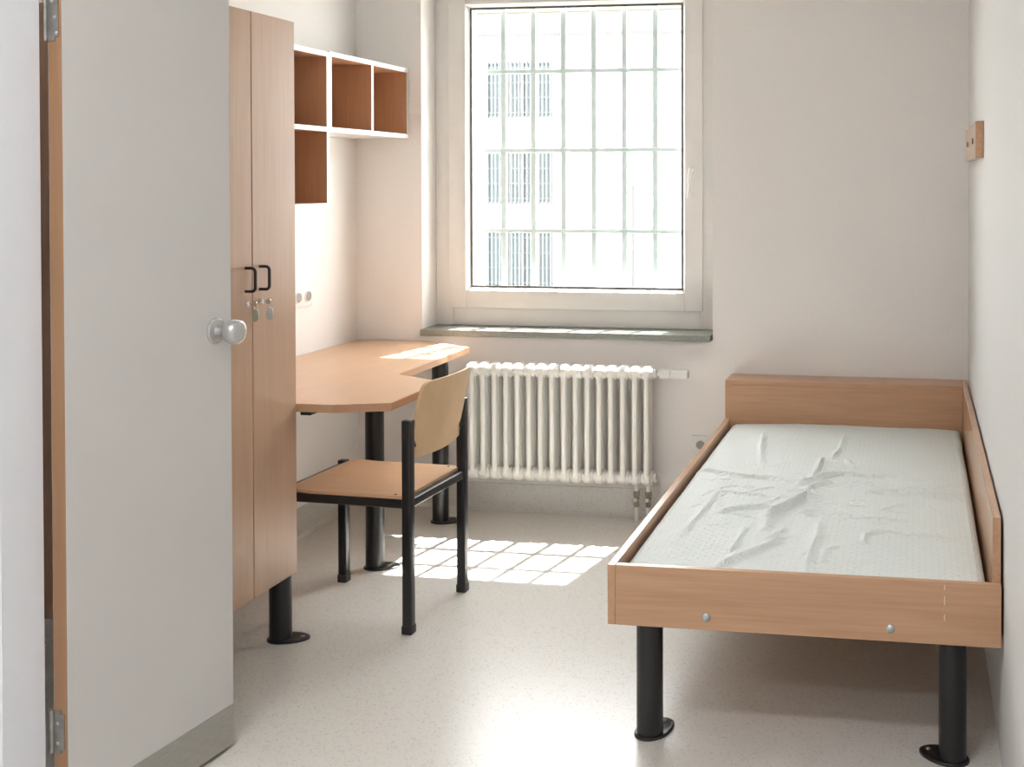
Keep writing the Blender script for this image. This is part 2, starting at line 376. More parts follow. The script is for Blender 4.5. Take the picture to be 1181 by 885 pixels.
# ------------------------------------------------------------------ window bars
BY = 0.245
gr = thing('window_grille', (1.0, BY, 0.93), 'pale grey-green steel bars outside the window, square uprights through three flat crossbars', 'window bars')
barx = [0.480 + 0.1482 * k for k in range(8)]
bm = BM(); add_box(bm, barx[0] - 0.013, barx[0] + 0.013, BY - 0.009, BY + 0.009, 0.915, 2.439, 0.002, 1)
b0 = obj('bar', bm, M['bars'], gr, org=(barx[0], BY, 0.93))
for x in barx[1:]: copy_of(b0, (x - 1.0, 0, 0), gr)
bm = BM(); add_box(bm, 0.375, 1.63, BY - 0.0115, BY + 0.0115, 1.255, 1.276, 0.002, 1)
c0 = obj('crossbar', bm, M['bars'], gr, org=(1.0, BY, 1.265))
for z in (1.648, 2.022): copy_of(c0, (0, 0, z - 0.93), gr)

# ------------------------------------------------------------------ building across the yard
FY = 36.0
bm = BM(); add_box(bm, -60, 60, 0.6, 70, -6.3, -6.0)
tag(obj('ground', bm, M['ground'], smooth=False), 'pale paved yard below the window', None, None, 'structure')
bld = thing('building', (-8, FY, -6.0), 'white building across the yard with three stacked barred windows', 'building')
wins = [(3.87, 6.00), (0.66, 2.80), (-2.50, -0.36)]
FX0, FX1 = -13.43, -10.78
bm = BM()
add_box(bm, -26, FX0, FY, FY + 6, -6, 9.2); add_box(bm, FX1, 14, FY, FY + 6, -6, 9.2)
zs = [-6.0] + [z for w in reversed(wins) for z in w] + [9.2]
for i in range(0, len(zs), 2): add_box(bm, FX0, FX1, FY, FY + 6, zs[i], zs[i + 1])
add_box(bm, FX0, FX1, FY + 0.6, FY + 6, -6, 9.2)
obj('wall', bm, M['facade'], bld, smooth=False)
bm = BM(); add_box(bm, -26, 14, FY - 0.10, FY + 0.02, 6.90, 7.02)
obj('string_course', bm, M['facade_trim'], bld, smooth=False)
bm = BM(); add_box(bm, -26.5, 14.5, FY - 0.55, FY + 6.5, 7.75, 8.0); add_box(bm, -26.5, 14.5, FY - 0.6, FY + 6.5, 8.0, 8.25)
obj('eaves', bm, M['facade_eave'], bld, smooth=False)
bm = BM(); add_cyl(bm, (-7.72, FY - 0.09, -6), (-7.72, FY - 0.09, 1.35), 0.06, seg=10)
obj('downpipe', bm, M['facade_trim'], bld)
proto = None
for (z0, z1) in wins:
    bm = BM()
    frame_ring(bm, FX0, FX1, z0, z1, 0.09, FY + 0.03, FY + 0.16, 0)
    for mxx in (-12.55, -12.02, -11.45): add_box(bm, mxx - 0.07, mxx + 0.07, FY + 0.05, FY + 0.16, z0 + 0.09, z1 - 0.09)
    add_box(bm, FX0 - 0.06, FX1 + 0.06, FY - 0.08, FY + 0.2, z0 - 0.07, z0 + 0.01)
    wf = obj('window', bm, M['far_frame'], bld, smooth=False)
    ed = [FX0 + 0.08, -12.62, -12.48, -12.09, -11.95, -11.52, -11.38, FX1 - 0.08]
    for k in range(4):
        bm = BM(); add_box(bm, ed[2 * k], ed[2 * k + 1], FY + 0.11, FY + 0.14, z0 + 0.08, z1 - 0.08)
        obj('pane', bm, M['far_glass'], wf, smooth=False)
    bm = BM()
    n_ = 17
    for k in range(n_):
        x = FX0 + 0.1 + (FX1 - FX0 - 0.2) * k / (n_ - 1); add_box(bm, x - 0.028, x + 0.028, FY - 0.03, FY + 0.01, z0 + 0.02, z1 - 0.02)
    for k in range(4):
        z = z0 + 0.2 + (z1 - z0 - 0.45) * k / 3; add_box(bm, FX0, FX1, FY - 0.02, FY + 0.0, z - 0.02, z + 0.02)
    tag(obj('window_bars', bm, M['far_bars'], wf, smooth=False), None, None, None, 'stuff')

# ------------------------------------------------------------------ WC door (open, seen at an angle)
dd = Vector((0.119, 0.993, 0)).normalized(); dn = Vector((dd.y, -dd.x, 0))
door = thing('door_1', (0.729, -2.737, 0.0), 'grey-white open door with a steel kick plate and beech edge', None, None, 'structure', rz=math.atan2(dd.y, dd.x) - math.pi / 2)
# local frame: +y along the leaf, +x is the face turned to the room
DT = 0.038; DLEN = 0.523
def dpart(name, bm, mat, parent=None, label=None):
    bmesh.ops.recalc_face_normals(bm, faces=bm.faces[:])
    me = bpy.data.meshes.new(name); bm.to_mesh(me); bm.free(); me.materials.append(mat)
    o = bpy.data.objects.new(name, me); COL.objects.link(o); o.parent = parent or door
    for p in me.polygons: p.use_smooth = True
    me.set_sharp_from_angle(angle=math.radians(35))
    if label: o['label'] = label
    return o
bm = BM(); add_box(bm, -0.0008, 0, 0.0, DLEN, 0.012, 2.06); add_box(bm, -DT, -DT + 0.0008, 0.0, DLEN, 0.012, 2.06)
add_box(bm, -DT, 0, DLEN - 0.001, DLEN, 0.012, 2.06)
dpart('door_face', bm, M['door'])
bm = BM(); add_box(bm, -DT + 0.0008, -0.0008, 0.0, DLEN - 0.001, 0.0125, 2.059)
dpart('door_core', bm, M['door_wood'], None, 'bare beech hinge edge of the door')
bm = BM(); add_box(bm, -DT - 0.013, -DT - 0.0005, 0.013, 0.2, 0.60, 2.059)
dpart('rebate', bm, M['rebate_shaded'], None, 'beech rebate step with its shadow in the colour')
bm = BM(); add_box(bm, 0.0002, 0.0017, 0.0, DLEN, 0.012, 0.118)
dpart('kick_plate', bm, M['steel'], None, 'brushed steel kick plate')
for zc, h in ((1.895, 0.175), (0.283, 0.096)):
    bm = BM(); add_box(bm, -DT + 0.0005, -0.0085, -0.0025, -0.0002, zc - h / 2, zc + h / 2)
    es = [e for e in bm.edges if abs(e.verts[0].co.x - e.verts[1].co.x) < 1e-6 and abs(e.verts[0].co.z - e.verts[1].co.z) < 1e-6 and e.verts[0].co.x > -0.02]
    bmesh.ops.bevel(bm, geom=es, offset=0.009, segments=4, affect='EDGES')
    add_cyl(bm, (-DT - 0.003, -0.004, zc - h / 2), (-DT - 0.003, -0.004, zc + h / 2), 0.005, seg=12)
    hg = dpart('hinge', bm, M['hinge'], None, 'grey steel hinge plate')
    zz = ([zc - h * 0.4, zc - h * 0.2, zc, zc + h * 0.2] if h > 0.1 else [zc - 0.026, zc + 0.018])
    for i, z in enumerate(zz):
        bm = BM(); x = -0.026 if i % 2 == 0 or h < 0.1 else -0.018
        if i == 0 and h > 0.1: x = -0.014
        add_lathe(bm, (x, -0.0024, z), (0, -1, 0), [(0, 0.0012), (0.003, 0.001), (0.0042, 0.0)], 12)
        dpart('screw', bm, M['zinc'], hg)
# knob
ky, kz = 0.466, 1.113
bm = BM(); add_lathe(bm, (0, ky, kz), (1, 0, 0), [(0.033, 0.0), (0.033, 0.004), (0.030, 0.007), (0.014, 0.008), (0.0125, 0.012), (0.0115, 0.03)], 32)
rs = dpart('rosette', bm, M['knob'], None, 'round satin metal rosette')
bm = BM(); add_lathe(bm, (0, ky, kz), (1, 0, 0), [(0.0115, 0.028), (0.015, 0.032), (0.024, 0.036), (0.0295, 0.044), (0.0325, 0.054), (0.032, 0.064), (0.0285, 0.073), (0.022, 0.0775), (0.0, 0.0785)], 32)
dpart('knob', bm, M['knob'], rs, 'round satin metal door knob')

# ------------------------------------------------------------------ wardrobe
WF = 0.56; WY0, WYS, WY1 = -1.993, -1.7465, -1.500; WB, WT = 0.212, 2.022
wd = thing('wardrobe', (0.28, -1.75, 0), 'tall narrow beech wardrobe with two doors on black tube legs', 'wardrobe')
boxpart('carcass', (0.004, WF - 0.0195, WY0, WY1, WB, WT), M['wood_z'], wd, 0.001, 1)
def door_leaf(y0, y1):
    bm = BM(); add_box(bm, WF - 0.019, WF, y0, y1, WB, WT, 0.0012, 1); return obj('door', bm, M['wood_z'], wd)
dl = door_leaf(WY0, WYS - 0.002); dr = door_leaf(WYS + 0.002, WY1)
for par, y in ((dl, -1.784), (dr, -1.7075)):
    bm = BM(); zt, zb = 1.236, 1.165; xo = WF + 0.033; rr = 0.012
    pts = [(WF - 0.002, y, zt)]
    for k in range(7):
        a = math.pi / 2 * k / 6; pts.append((xo - rr + rr * math.sin(a), y, zt - rr + rr * math.cos(a)))
    for k in range(7):
        a = math.pi / 2 * k / 6; pts.append((xo - rr + rr * math.cos(a), y, zb + rr - rr * math.sin(a)))
    pts.append((WF - 0.002, y, zb))
    add_tube(bm, pts, 0.0047, 12)
    tag(obj('handle', bm, M['handle'], par), 'dark D-shaped pull handle')
    bm = BM(); add_lathe(bm, (WF, y + 0.002, 1.127), (1, 0, 0), [(0.0105, 0), (0.0105, 0.002), (0.0085, 0.006), (0.0075, 0.009), (0, 0.009)], 20)
    tag(obj('lock', bm, M['chrome'], par), 'round nickel lock')
bm = BM()
# legs: tube on an oval foot plate
def foot_leg(parent, x, y, top, rad, ear_dir, ear=0.062):
    bm = BM(); add_cyl(bm, (x, y, 0.006), (x, y, top), rad, seg=32)
    lg = tag(obj('leg', bm, M['black'], parent), 'black round tube leg')
    e = Vector((*ear_dir, 0)).normalized(); p = Vector((-e.y, e.x, 0)); cen = Vector((x, y, 0)) + e * 0.013
    bm = BM(); lo, hi, tp = [], [], []
    n = 40
    for k in range(n):
        a = 2 * math.pi * k / n
        rx = (rad + 0.045) if math.cos(a) > 0 else (rad + 0.021); 
        q = cen + e * (rx * math.cos(a)) + p * ((rad + 0.010) * math.sin(a))
        lo.append(bm.verts.new(q)); hi.append(bm.verts.new(q + Vector((0, 0, 0.005)))); tp.append(bm.verts.new(cen + (q - cen) * 0.93 + Vector((0, 0, 0.008))))
    for k in range(n):
        j = (k + 1) % n; bm.faces.new((lo[k], lo[j], hi[j], hi[k])); bm.faces.new((hi[k], hi[j], tp[j], tp[k]))
    bm.faces.new(tp); bm.faces.new(lo[::-1])
    fp = tag(obj('foot_plate', bm, M['black'], lg), 'black oval floor plate')
    q = cen + e * (rad + 0.022)
    bm = BM(); add_lathe(bm, (q.x, q.y, 0.0075), (0, 0, 1), [(0, 0), (0.0075, 0), (0.006, 0.0025), (0.003, 0.003), (0.0025, 0.0015), (0, 0.0015)], 14)
    obj('screw', bm, M['hinge'], lg)
    return lg
foot_leg(wd, 0.522, -1.537, WB + 0.002, 0.0355, (1, 0.25))
foot_leg(wd, 0.512, -1.955, WB + 0.002, 0.0355, (1, 0.25))

# keys hanging in the two wardrobe locks
def key(y, dy, zt, mat, lab):
    k = thing('key', (WF + 0.009, y, 1.127), lab, 'key')
    bm = BM(); add_tube(bm, [(WF + 0.0075, y, 1.127), (WF + 0.024, y, 1.127)], 0.0022, 8)
    add_lathe(bm, (WF + 0.028, y - 0.001, 1.127), (0, 1, 0), [(0, 0), (0.009, 0), (0.009, 0.002), (0, 0.002)], 16)
    obj('shaft', bm, M['chrome'], k)
    pts = [(WF + 0.030, y + 0.007 * math.sin(t), 1.116 + 0.008 * math.cos(t)) for t in [2 * math.pi * i / 14 for i in range(15)]]
    bm = BM(); add_tube(bm, pts, 0.0009, 6); obj('ring', bm, M['chrome'], k)
    bm = BM(); yy = y + dy
    poly = []
    for i in range(20):
        a = 2 * math.pi * i / 20; poly.append((WF + 0.030 + 0.011 * math.copysign(abs(math.cos(a)) ** 0.7, math.cos(a)), zt - 0.02 + 0.0185 * math.copysign(abs(math.sin(a)) ** 0.7, math.sin(a))))
    A = [bm.verts.new((x, yy - 0.002, z)) for x, z in poly]; B = [bm.verts.new((x, yy + 0.002, z)) for x, z in poly]
    bm.faces.new(A); bm.faces.new(B[::-1])
    for i in range(20): bm.faces.new((A[i], A[(i + 1) % 20], B[(i + 1) % 20], B[i]))
    obj('tag', bm, mat, k)
key(-1.782, 0.002, 1.112, M['tag_green'], 'small key with a greenish fob in the left wardrobe door lock')
key(-1.7055, 0.004, 1.110, M['tag_clear'], 'small key with a pale grey fob in the right wardrobe door lock')

# ------------------------------------------------------------------ open wall shelves
def shelf_unit(name, y0, y1, z0, z1, div_v, div_h, label):
    T = 0.019; X1 = 0.26
    t = thing(name, (0.0, (y0 + y1) / 2, z0), label, 'shelf')
    def pan(nm, b):
        o = boxpart(nm, b, M['shelf_wood'], t)
        # white edge band on the front
        bm = BM(); add_box(bm, X1 - 0.001, X1 + 0.001, b[2], b[3], b[4], b[5]); tag(obj('edge_band', bm, M['white_lam'], o, smooth=False), 'white front edge')
        return o
    pan('top_panel', (0.004, X1, y0, y1, z1 - T, z1)); pan('bottom_panel', (0.004, X1, y0, y1, z0, z0 + T))
    pan('side_panel', (0.004, X1, y0, y0 + T, z0 + T, z1 - T)); pan('side_panel', (0.004, X1, y1 - T, y1, z0 + T, z1 - T))
    for y in div_v: pan('divider', (0.012, X1 - 0.001, y - T / 2, y + T / 2, z0 + T, z1 - T))
    for z in div_h: pan('divider', (0.012, X1 - 0.001, y0 + T, y1 - T, z - T / 2, z + T / 2))
    boxpart('back_panel', (0.004, 0.012, y0 + T, y1 - T, z0 + T, z1 - T), M['shelf_wood'], t)
    # white outer skin
    for nm, b in (('outer_skin', (0.004, X1, y0 + 0.0005, y1, z0 - 0.0012, z0)), ('outer_skin', (0.004, X1, y0 + 0.0005, y1, z1, z1 + 0.0012)),
                  ('outer_skin', (0.004, X1, y1, y1 + 0.0012, z0, z1))):
        bm = BM(); add_box(bm, *b); tag(obj(nm, bm, M['white_lam'], t, smooth=False), 'white outer laminate')
    return t
shelf_unit('wall_shelf', -1.078, -0.7265, 1.395, 2.015, [], [1.7075], 'upright two-cell open wall shelf, white edged, next to the wardrobe')
shelf_unit('wall_shelf', -0.7235, -0.004, 1.699, 2.019, [-0.357], [], 'long two-cell open wall shelf, white edged, reaching the window wall')

# ------------------------------------------------------------------ desk
DZ = 0.765; DTH = 0.027
dk = thing('desk', (0.4, -0.75, 0), 'beech corner desk with an angled cut-out front on black tube legs', 'desk')
poly = [(0.004, -1.487), (0.684, -1.487), (0.857, -1.425), (0.853, -1.02), (0.625, -0.885), (0.619, -0.172), (0.357, -0.012), (0.004, -0.012)]
bm = BM(); add_prism(bm, poly, DZ - DTH, DZ, 0.0015)
tp_ = obj('desktop', bm, M['desk'], dk, smooth=False)
bm = BM(); n = len(poly)
for i in range(1, 6):
    a = Vector((*poly[i], 0)); b_ = Vector((*poly[i + 1], 0)); d = (b_ - a).normalized(); nn = Vector((d.y, -d.x, 0))
    q = [a + nn * 0.0, b_ + nn * 0.0, b_ + nn * 0.0012, a + nn * 0.0012]
    lo = [bm.verts.new(v + Vector((0, 0, DZ - DTH + 0.0012))) for v in q]; hi = [bm.verts.new(v + Vector((0, 0, DZ - 0.0012))) for v in q]
    bm.faces.new(lo[::-1]); bm.faces.new(hi)
    for k in range(4): bm.faces.new((lo[k], lo[(k + 1) % 4], hi[(k + 1) % 4], hi[k]))
tag(obj('edge_band', bm, M['edge'], tp_, smooth=False), 'darker beech edge band')
foot_leg(dk, 0.502, -0.835, DZ - DTH, 0.0355, (1, 0.3))
foot_leg(dk, 0.507, -0.228, DZ - DTH, 0.0355, (1, 0.3))
boxpart('bracket', (0.562, 0.60, -1.48, -1.43, DZ - DTH - 0.012, DZ - DTH), M['black'], dk, 0.002, 1)

# ------------------------------------------------------------------ chair
P1 = Vector((0.915, -1.425, 0)); P2 = Vector((0.938, -1.030, 0)); P3 = Vector((0.460, -0.995, 0)); P4 = Vector((0.436, -1.398, 0))
cc = (P1 + P2 + P3 + P4) / 4
e_w = (P2 - P1).normalized()                    # across the back
ang = math.atan2(e_w.y, e_w.x) - math.pi / 2
ch = thing('chair', cc, 'chair with black steel frame and bent plywood seat and back, pulled out from the desk', 'chair', rz=ang)
def lc(p): 
    d = p - cc; c, s = math.cos(-ang), math.sin(-ang); return Vector((d.x * c - d.y * s, d.x * s + d.y * c, d.z))
l1, l2, l3, l4 = [lc(p) for p in (P1, P2, P3, P4)]
bx = (l1.x + l2.x) / 2; fx = (l3.x + l4.x) / 2; yn = (l1.y + l4.y) / 2; yf = (l2.y + l3.y) / 2
def cpart(name, bm, mat, parent=None, label=None):
    o = dpart(name, bm, mat, parent or ch, label); return o
HW = 0.0165
for (x, y, top) in ((bx, yn, 0.711), (bx, yf, 0.711), (fx, yf, 0.459), (fx, yn, 0.459)):
    bm = BM(); add_box(bm, x - HW, x + HW, y - HW, y + HW, 0.02, top, 0.005, 3)
    lg = cpart('leg', bm, M['black'])
    bm = BM(); add_box(bm, x - HW - 0.002, x + HW + 0.002, y - HW - 0.002, y + HW + 0.002, 0.0, 0.03, 0.004, 2)
    cpart('foot_cap', bm, M['black_foot'], lg)
SZ = 0.447
for nm, b in (('seat_rail', (fx + HW, bx - HW, yn - 0.012, yn + 0.012, SZ - 0.030, SZ)), ('seat_rail', (fx + HW, bx - HW, yf - 0.012, yf + 0.012, SZ - 0.030, SZ)),
              ('seat_rail', (bx - 0.012, bx + 0.012, yn + HW, yf - HW, SZ - 0.030, SZ)), ('seat_rail', (fx - 0.012, fx + 0.012, yn + HW, yf - HW, SZ - 0.030, SZ))):
    bm = BM(); add_box(bm, *b, 0.003, 1); cpart(nm, bm, M['black'])
# seat: thin ply with a slight hollow and rolled front
bm = BM(); nx, ny = 22, 16; x0, x1, y0, y1 = fx + 0.012, bx - 0.010, yn - 0.010, yf + 0.010
top, bot = [], []
for i in range(nx + 1):
    ra, rb = [], []
    for j in range(ny + 1):
        s = i / nx; t = j / ny; x = x0 + (x1 - x0) * s; y = y0 + (y1 - y0) * t
        z = SZ + 0.011 - 0.004 * math.sin(math.pi * t) * math.sin(math.pi * s) + 0.010 * max(0, 0.25 - s) / 0.25 * 0.6 - 0.012 * max(0, 0.07 - s) / 0.07
        ra.append(bm.verts.new((x, y, z))); rb.append(bm.verts.new((x, y, z - 0.010)))
    top.append(ra); bot.append(rb)
for i in range(nx):
    for j in range(ny):
        bm.faces.new((top[i][j], top[i + 1][j], top[i + 1][j + 1], top[i][j + 1])); bm.faces.new((bot[i][j], bot[i][j + 1], bot[i + 1][j + 1], bot[i + 1][j]))
for i in range(nx):
    bm.faces.new((top[i][0], bot[i][0], bot[i + 1][0], top[i + 1][0])); bm.faces.new((top[i][ny], top[i + 1][ny], bot[i + 1][ny], bot[i][ny]))
for j in range(ny):
    bm.faces.new((top[0][j], top[0][j + 1], bot[0][j + 1], bot[0][j])); bm.faces.new((top[nx][j], bot[nx][j], bot[nx][j + 1], top[nx][j + 1]))
st = cpart('seat', bm, M['seat_ply'], None, 'beech plywood seat')
for x, y in ((bx - 0.05, yn + 0.008), (fx + 0.07, yn + 0.008), (bx - 0.05, yf - 0.008)):
    bm = BM(); add_lathe(bm, (x, y, SZ + 0.010), (0, 0, 1), [(0.0055, 0), (0.0045, 0.002), (0, 0.0028)], 12); cpart('screw', bm, M['black_foot'], st)
# backrest: bent ply leaning back
bm = BM(); nu, nv = 24, 18; TH = 0.011
yb0, yb1 = yn + 0.019, yf - 0.019; zb0, zb1 = 0.578, 0.832
front, back = [], []
hw_ = (yb1 - yb0) / 2; hh = (zb1 - zb0) / 2; RC = 0.035
for i in range(nu + 1):
    fa, ba = [], []
    for j in range(nv + 1):
        uu = -1 + 2 * i / nu; vv = -1 + 2 * j / nv
        # rounded top corners, gently curved lower edge
        y = uu * hw_; z = vv * hh
        if vv > 0:
            dx_ = max(0, abs(y) - (hw_ - RC)); dz_ = max(0, z - (hh - RC)); d_ = math.hypot(dx_, dz_)
            if dx_ > 0 and dz_ > 0:
                k = max(dx_, dz_) / d_; y = math.copysign(hw_ - RC + dx_ * k, y); z = hh - RC + dz_ * k
        s = (z + hh) / (2 * hh)
        x = bx + 0.002 + 0.052 * s ** 1.25 + 0.020 * (1 - uu * uu) 
        x -= 0.010
        Y = (yb0 + yb1) / 2 + y; Z = (zb0 + zb1) / 2 + z - 0.008 * (1 - uu * uu) * (1 - s)
        fa.append(bm.verts.new((x - TH / 2, Y, Z))); ba.append(bm.verts.new((x + TH / 2, Y, Z)))
    front.append(fa); back.append(ba)
for i in range(nu):
    for j in range(nv):
        bm.faces.new((front[i][j], front[i][j + 1], front[i + 1][j + 1], front[i + 1][j])); bm.faces.new((back[i][j], back[i + 1][j], back[i + 1][j + 1], back[i][j + 1]))
for i in range(nu):
    bm.faces.new((front[i][0], front[i + 1][0], back[i + 1][0], back[i][0])); bm.faces.new((front[i][nv], back[i][nv], back[i + 1][nv], front[i + 1][nv]))
for j in range(nv):
    bm.faces.new((front[0][j], back[0][j], back[0][j + 1], front[0][j + 1])); bm.faces.new((front[nu][j], front[nu][j + 1], back[nu][j + 1], back[nu][j]))
bk = cpart('backrest', bm, M['ply'], None, 'bent plywood backrest')
for y, sgn in ((yb0, -1), (yb1, 1)):
    bm = BM(); ya, yc = sorted((y - sgn * 0.020, y + sgn * 0.006))
    add_box(bm, bx - 0.006, bx + 0.008, ya, yc, 0.61, 0.68, 0.003, 1)
    for z in (0.62, 0.67): add_lathe(bm, (bx + 0.008, y - sgn * 0.009, z), (1, 0, 0), [(0.006, 0), (0.005, 0.004), (0, 0.0045)], 10)
    cpart('bracket', bm, M['black_foot'], bk)

# ------------------------------------------------------------------ radiator
RY = -0.082; RZ0, RZ1 = 0.158, 0.688
rd = thing('radiator', (1.0, RY, RZ0), 'white tubular column radiator under the barred window', 'radiator')
xs = [0.605 + 0.0537 * k for k in range(16)]
def column():
    bm = BM(); x = xs[0]
    for dy in (-0.030, 0.0, 0.030):
        add_cyl(bm, (x, RY + dy, RZ0 + 0.03), (x, RY + dy, RZ1 - 0.03), 0.0128, seg=14)
    for zc in (RZ0 + 0.034, RZ1 - 0.034):
        # header: rounded lozenge across the depth, wide enough to meet its neighbours
        for (hw2, ry, rz) in ((0.0268, 0.037, 0.0295), (0.0185, 0.0435, 0.0335)):
            n = 20; A, B, C1, C2 = [], [], [], []
            for k in range(n):
                a = 2 * math.pi * k / n; y = RY + ry * math.cos(a); z = zc + rz * math.sin(a)
                y2 = RY + (ry - 0.007) * math.cos(a); z2 = zc + (rz - 0.007) * math.sin(a)
                A.append(bm.verts.new((x - hw2 + 0.006, y, z))); B.append(bm.verts.new((x + hw2 - 0.006, y, z)))
                C1.append(bm.verts.new((x - hw2, y2, z2))); C2.append(bm.verts.new((x + hw2, y2, z2)))
            for k in range(n):
                j = (k + 1) % n
                bm.faces.new((A[k], A[j], B[j], B[k])); bm.faces.new((C1[k], C1[j], A[j], A[k])); bm.faces.new((B[k], B[j], C2[j], C2[k]))
            bm.faces.new(C1); bm.faces.new(C2[::-1])
    return obj('column', bm, M['radiator'], rd, org=(x, RY, RZ0))
c_ = column()
for x in xs[1:]: copy_of(c_, (x - 1.0, 0, 0), rd)
for x, sx in ((xs[-1] + 0.0265, 1), (xs[0] - 0.0265, -1)):
    for zc in (RZ0 + 0.034, RZ1 - 0.034):
        bm = BM(); add_lathe(bm, (x, RY, zc), (sx, 0, 0), [(0, 0), (0.021, 0), (0.021, 0.008), (0.017, 0.012), (0, 0.012)], 18)
        obj('end_plug', bm, M['radiator'], rd)
TZ = RZ1 - 0.034
bm = BM(); add_lathe(bm, (1.449, RY, TZ), (1, 0, 0), [(0.010, 0), (0.010, 0.012), (0.020, 0.014), (0.022, 0.022), (0.021, 0.055), (0.017, 0.062), (0, 0.062)], 24)
vb = obj('valve_body', bm, M['plastic_white'], rd)
bm = BM(); add_box(bm, 1.514, 1.592, RY - 0.021, RY + 0.021, TZ - 0.019, TZ + 0.019, 0.006, 3)
obj('thermostat_head', bm, M['plastic_white'], vb)
bm = BM(); add_lathe(bm, (1.4475, RY, TZ), (1, 0, 0), [(0.013, 0), (0.013, 0.005), (0, 0.005)], 18); obj('collar', bm, M['brass'], vb)
for x in (xs[-2], xs[-1]):
    bm = BM(); add_cyl(bm, (x, RY, 0.055), (x, RY, RZ0 + 0.02), 0.009, seg=14)
    pp = obj('connector', bm, M['radiator'], rd)
    bm = BM(); add_cyl(bm, (x, RY, 0.108), (x, RY, 0.132), 0.0155, seg=6, bev=0.003)
    add_cyl(bm, (x, RY, 0.062), (x, RY, 0.086), 0.013, seg=6, bev=0.003)
    add_lathe(bm, (x, RY, 0.098), (0, -1, 0), [(0.012, -0.012), (0.012, 0.014), (0.008, 0.02), (0, 0.02)], 16)
    tag(obj('valve', bm, M['brass'], pp), 'nickel-plated shut-off valve')
    bm = BM(); add_lathe(bm, (x, RY - 0.018, 0.098), (0, -1, 0), [(0.0085, 0), (0.0085, 0.007), (0.006, 0.009), (0, 0.009)], 14); obj('valve_cap', bm, M['plastic_white'], pp)
    bm = BM(); add_cyl(bm, (x, RY, 0.0), (x, RY, 0.066), 0.0095, seg=14); obj('pipe', bm, M['plastic_white'], pp)
for x in (0.715, 1.315):
    bm = BM(); add_box(bm, x - 0.012, x + 0.012, -0.060, -0.001, RZ1 - 0.12, RZ1 - 0.075, 0.003, 1); add_box(bm, x - 0.016, x + 0.016, -0.008, -0.001, RZ1 - 0.20, RZ1 - 0.06, 0.002, 1)
    obj('bracket', bm, M['radiator'], rd)
for x in (0.685, 0.735):
    bm = BM(); add_lathe(bm, (x, -0.060, RZ1 - 0.078), (0, -1, 0), [(0.006, -0.05), (0.006, 0), (0, 0.001)], 10); tag(obj('fixing_bolt', bm, M['black_foot'], rd), 'dark fixing bolt')

# ------------------------------------------------------------------ sockets
sk = thing('wall_socket', (1.63, 0, 0.33), 'single white wall socket between the radiator and the bed', 'socket')
boxpart('plate', (1.590, 1.672, -0.010, -0.0005, 0.288, 0.370), M['plastic_white'], sk, 0.003, 2)
bm = BM(); add_lathe(bm, (1.631, -0.0098, 0.329), (0, -1, 0), [(0.024, 0), (0.024, 0.003), (0.0205, 0.003), (0.0195, -0.0005), (0, -0.0005)], 28); cup = obj('cup', bm, M['plastic_white'], sk)
bm = BM(); add_lathe(bm, (1.631, -0.0100, 0.329), (0, -1, 0), [(0.0192, 0.0002), (0, 0.0003)], 24); obj('recess', bm, M['plastic_dark'], cup)
s2 = thing('wall_socket', (0, -0.49, 1.01), 'double white wall socket above the desk beside the wardrobe', 'socket')
boxpart('plate', (0.0005, 0.011, -0.572, -0.412, 0.968, 1.050), M['plastic_white'], s2, 0.003, 2)
for y in (-0.528, -0.452):
    bm = BM(); add_lathe(bm, (0.0108, y, 1.009), (1, 0, 0), [(0.026, 0), (0.026, 0.003), (0.022, 0.003), (0.021, -0.0005), (0, -0.0005)], 28); cup = obj('cup', bm, M['plastic_white'], s2)
    bm = BM(); add_lathe(bm, (0.0110, y, 1.009), (1, 0, 0), [(0.0205, 0.0002), (0, 0.0003)], 24); obj('recess', bm, M['plastic_dark'], cup)

# ------------------------------------------------------------------ coat board on the right wall
cb = thing('coat_board', (W, -0.72, 1.64), 'short beech board screwed to the right wall above the bed', 'coat board')
boxpart('board', (W - 0.027, W - 0.0005, -1.115, -0.36, 1.578, 1.70), M['wood_y'], cb, 0.001, 1)
for y in (-0.93, -0.54):
    bm = BM(); add_lathe(bm, (W - 0.027, y, 1.64), (-1, 0, 0), [(0.011, -0.002), (0.011, 0.0015), (0.008, 0.003), (0, 0.003)], 18)
    tag(obj('screw_cap', bm, M['handle'], cb), 'dark screw cap')

# ------------------------------------------------------------------ bed
BX0, BX1, BYF = 1.769, 2.7885, -2.058; ZT, ZB = 0.485, 0.326; ZH = 0.650
bd = thing('bed', (2.275, -1.03, 0), 'beech single bed frame with a raised wall-side panel on black tube legs', 'bed')
bev = 0.0012
tag(boxpart('side_rail', (BX0, BX0 + 0.021, BYF, -0.171, ZB, ZT), M['wood_y'], bd, bev, 1), 'long low beech rail on the window side')
boxpart('foot_board', (BX0 + 0.0215, BX1, BYF, BYF + 0.021, ZB, ZT), M['wood_x'], bd, bev, 1)
tag(boxpart('wall_panel', (BX1 - 0.021, BX1, BYF + 0.0215, -0.003, ZB, ZH), M['wood_y'], bd, bev, 1), 'raised beech side panel against the wall')
hbo = boxpart('headboard', (BX0, BX1 - 0.0215, -0.171, -0.152, ZB, ZH - 0.019), M['wood_x'], bd, bev, 1)
boxpart('headboard_top', (BX0, BX1 - 0.0215, -0.171, -0.004, ZH - 0.0188, ZH), M['wood_x'], hbo, bev, 1)
boxpart('headboard_end', (BX0, BX0 + 0.019, -0.1515, -0.004, ZB, ZH - 0.0192), M['wood_z'], hbo, bev, 1)
boxpart('slat_base', (BX0 + 0.0215, BX1 - 0.0215, BYF + 0.0215, -0.1715, ZB + 0.015, ZB + 0.035), M['wood_x'], bd)
foot_leg(bd, 1.864, -1.975, ZB + 0.016, 0.036, (0.4, 1))
foot_leg(bd, 2.671, -1.988, ZB + 0.016, 0.036, (-1, 0.55))
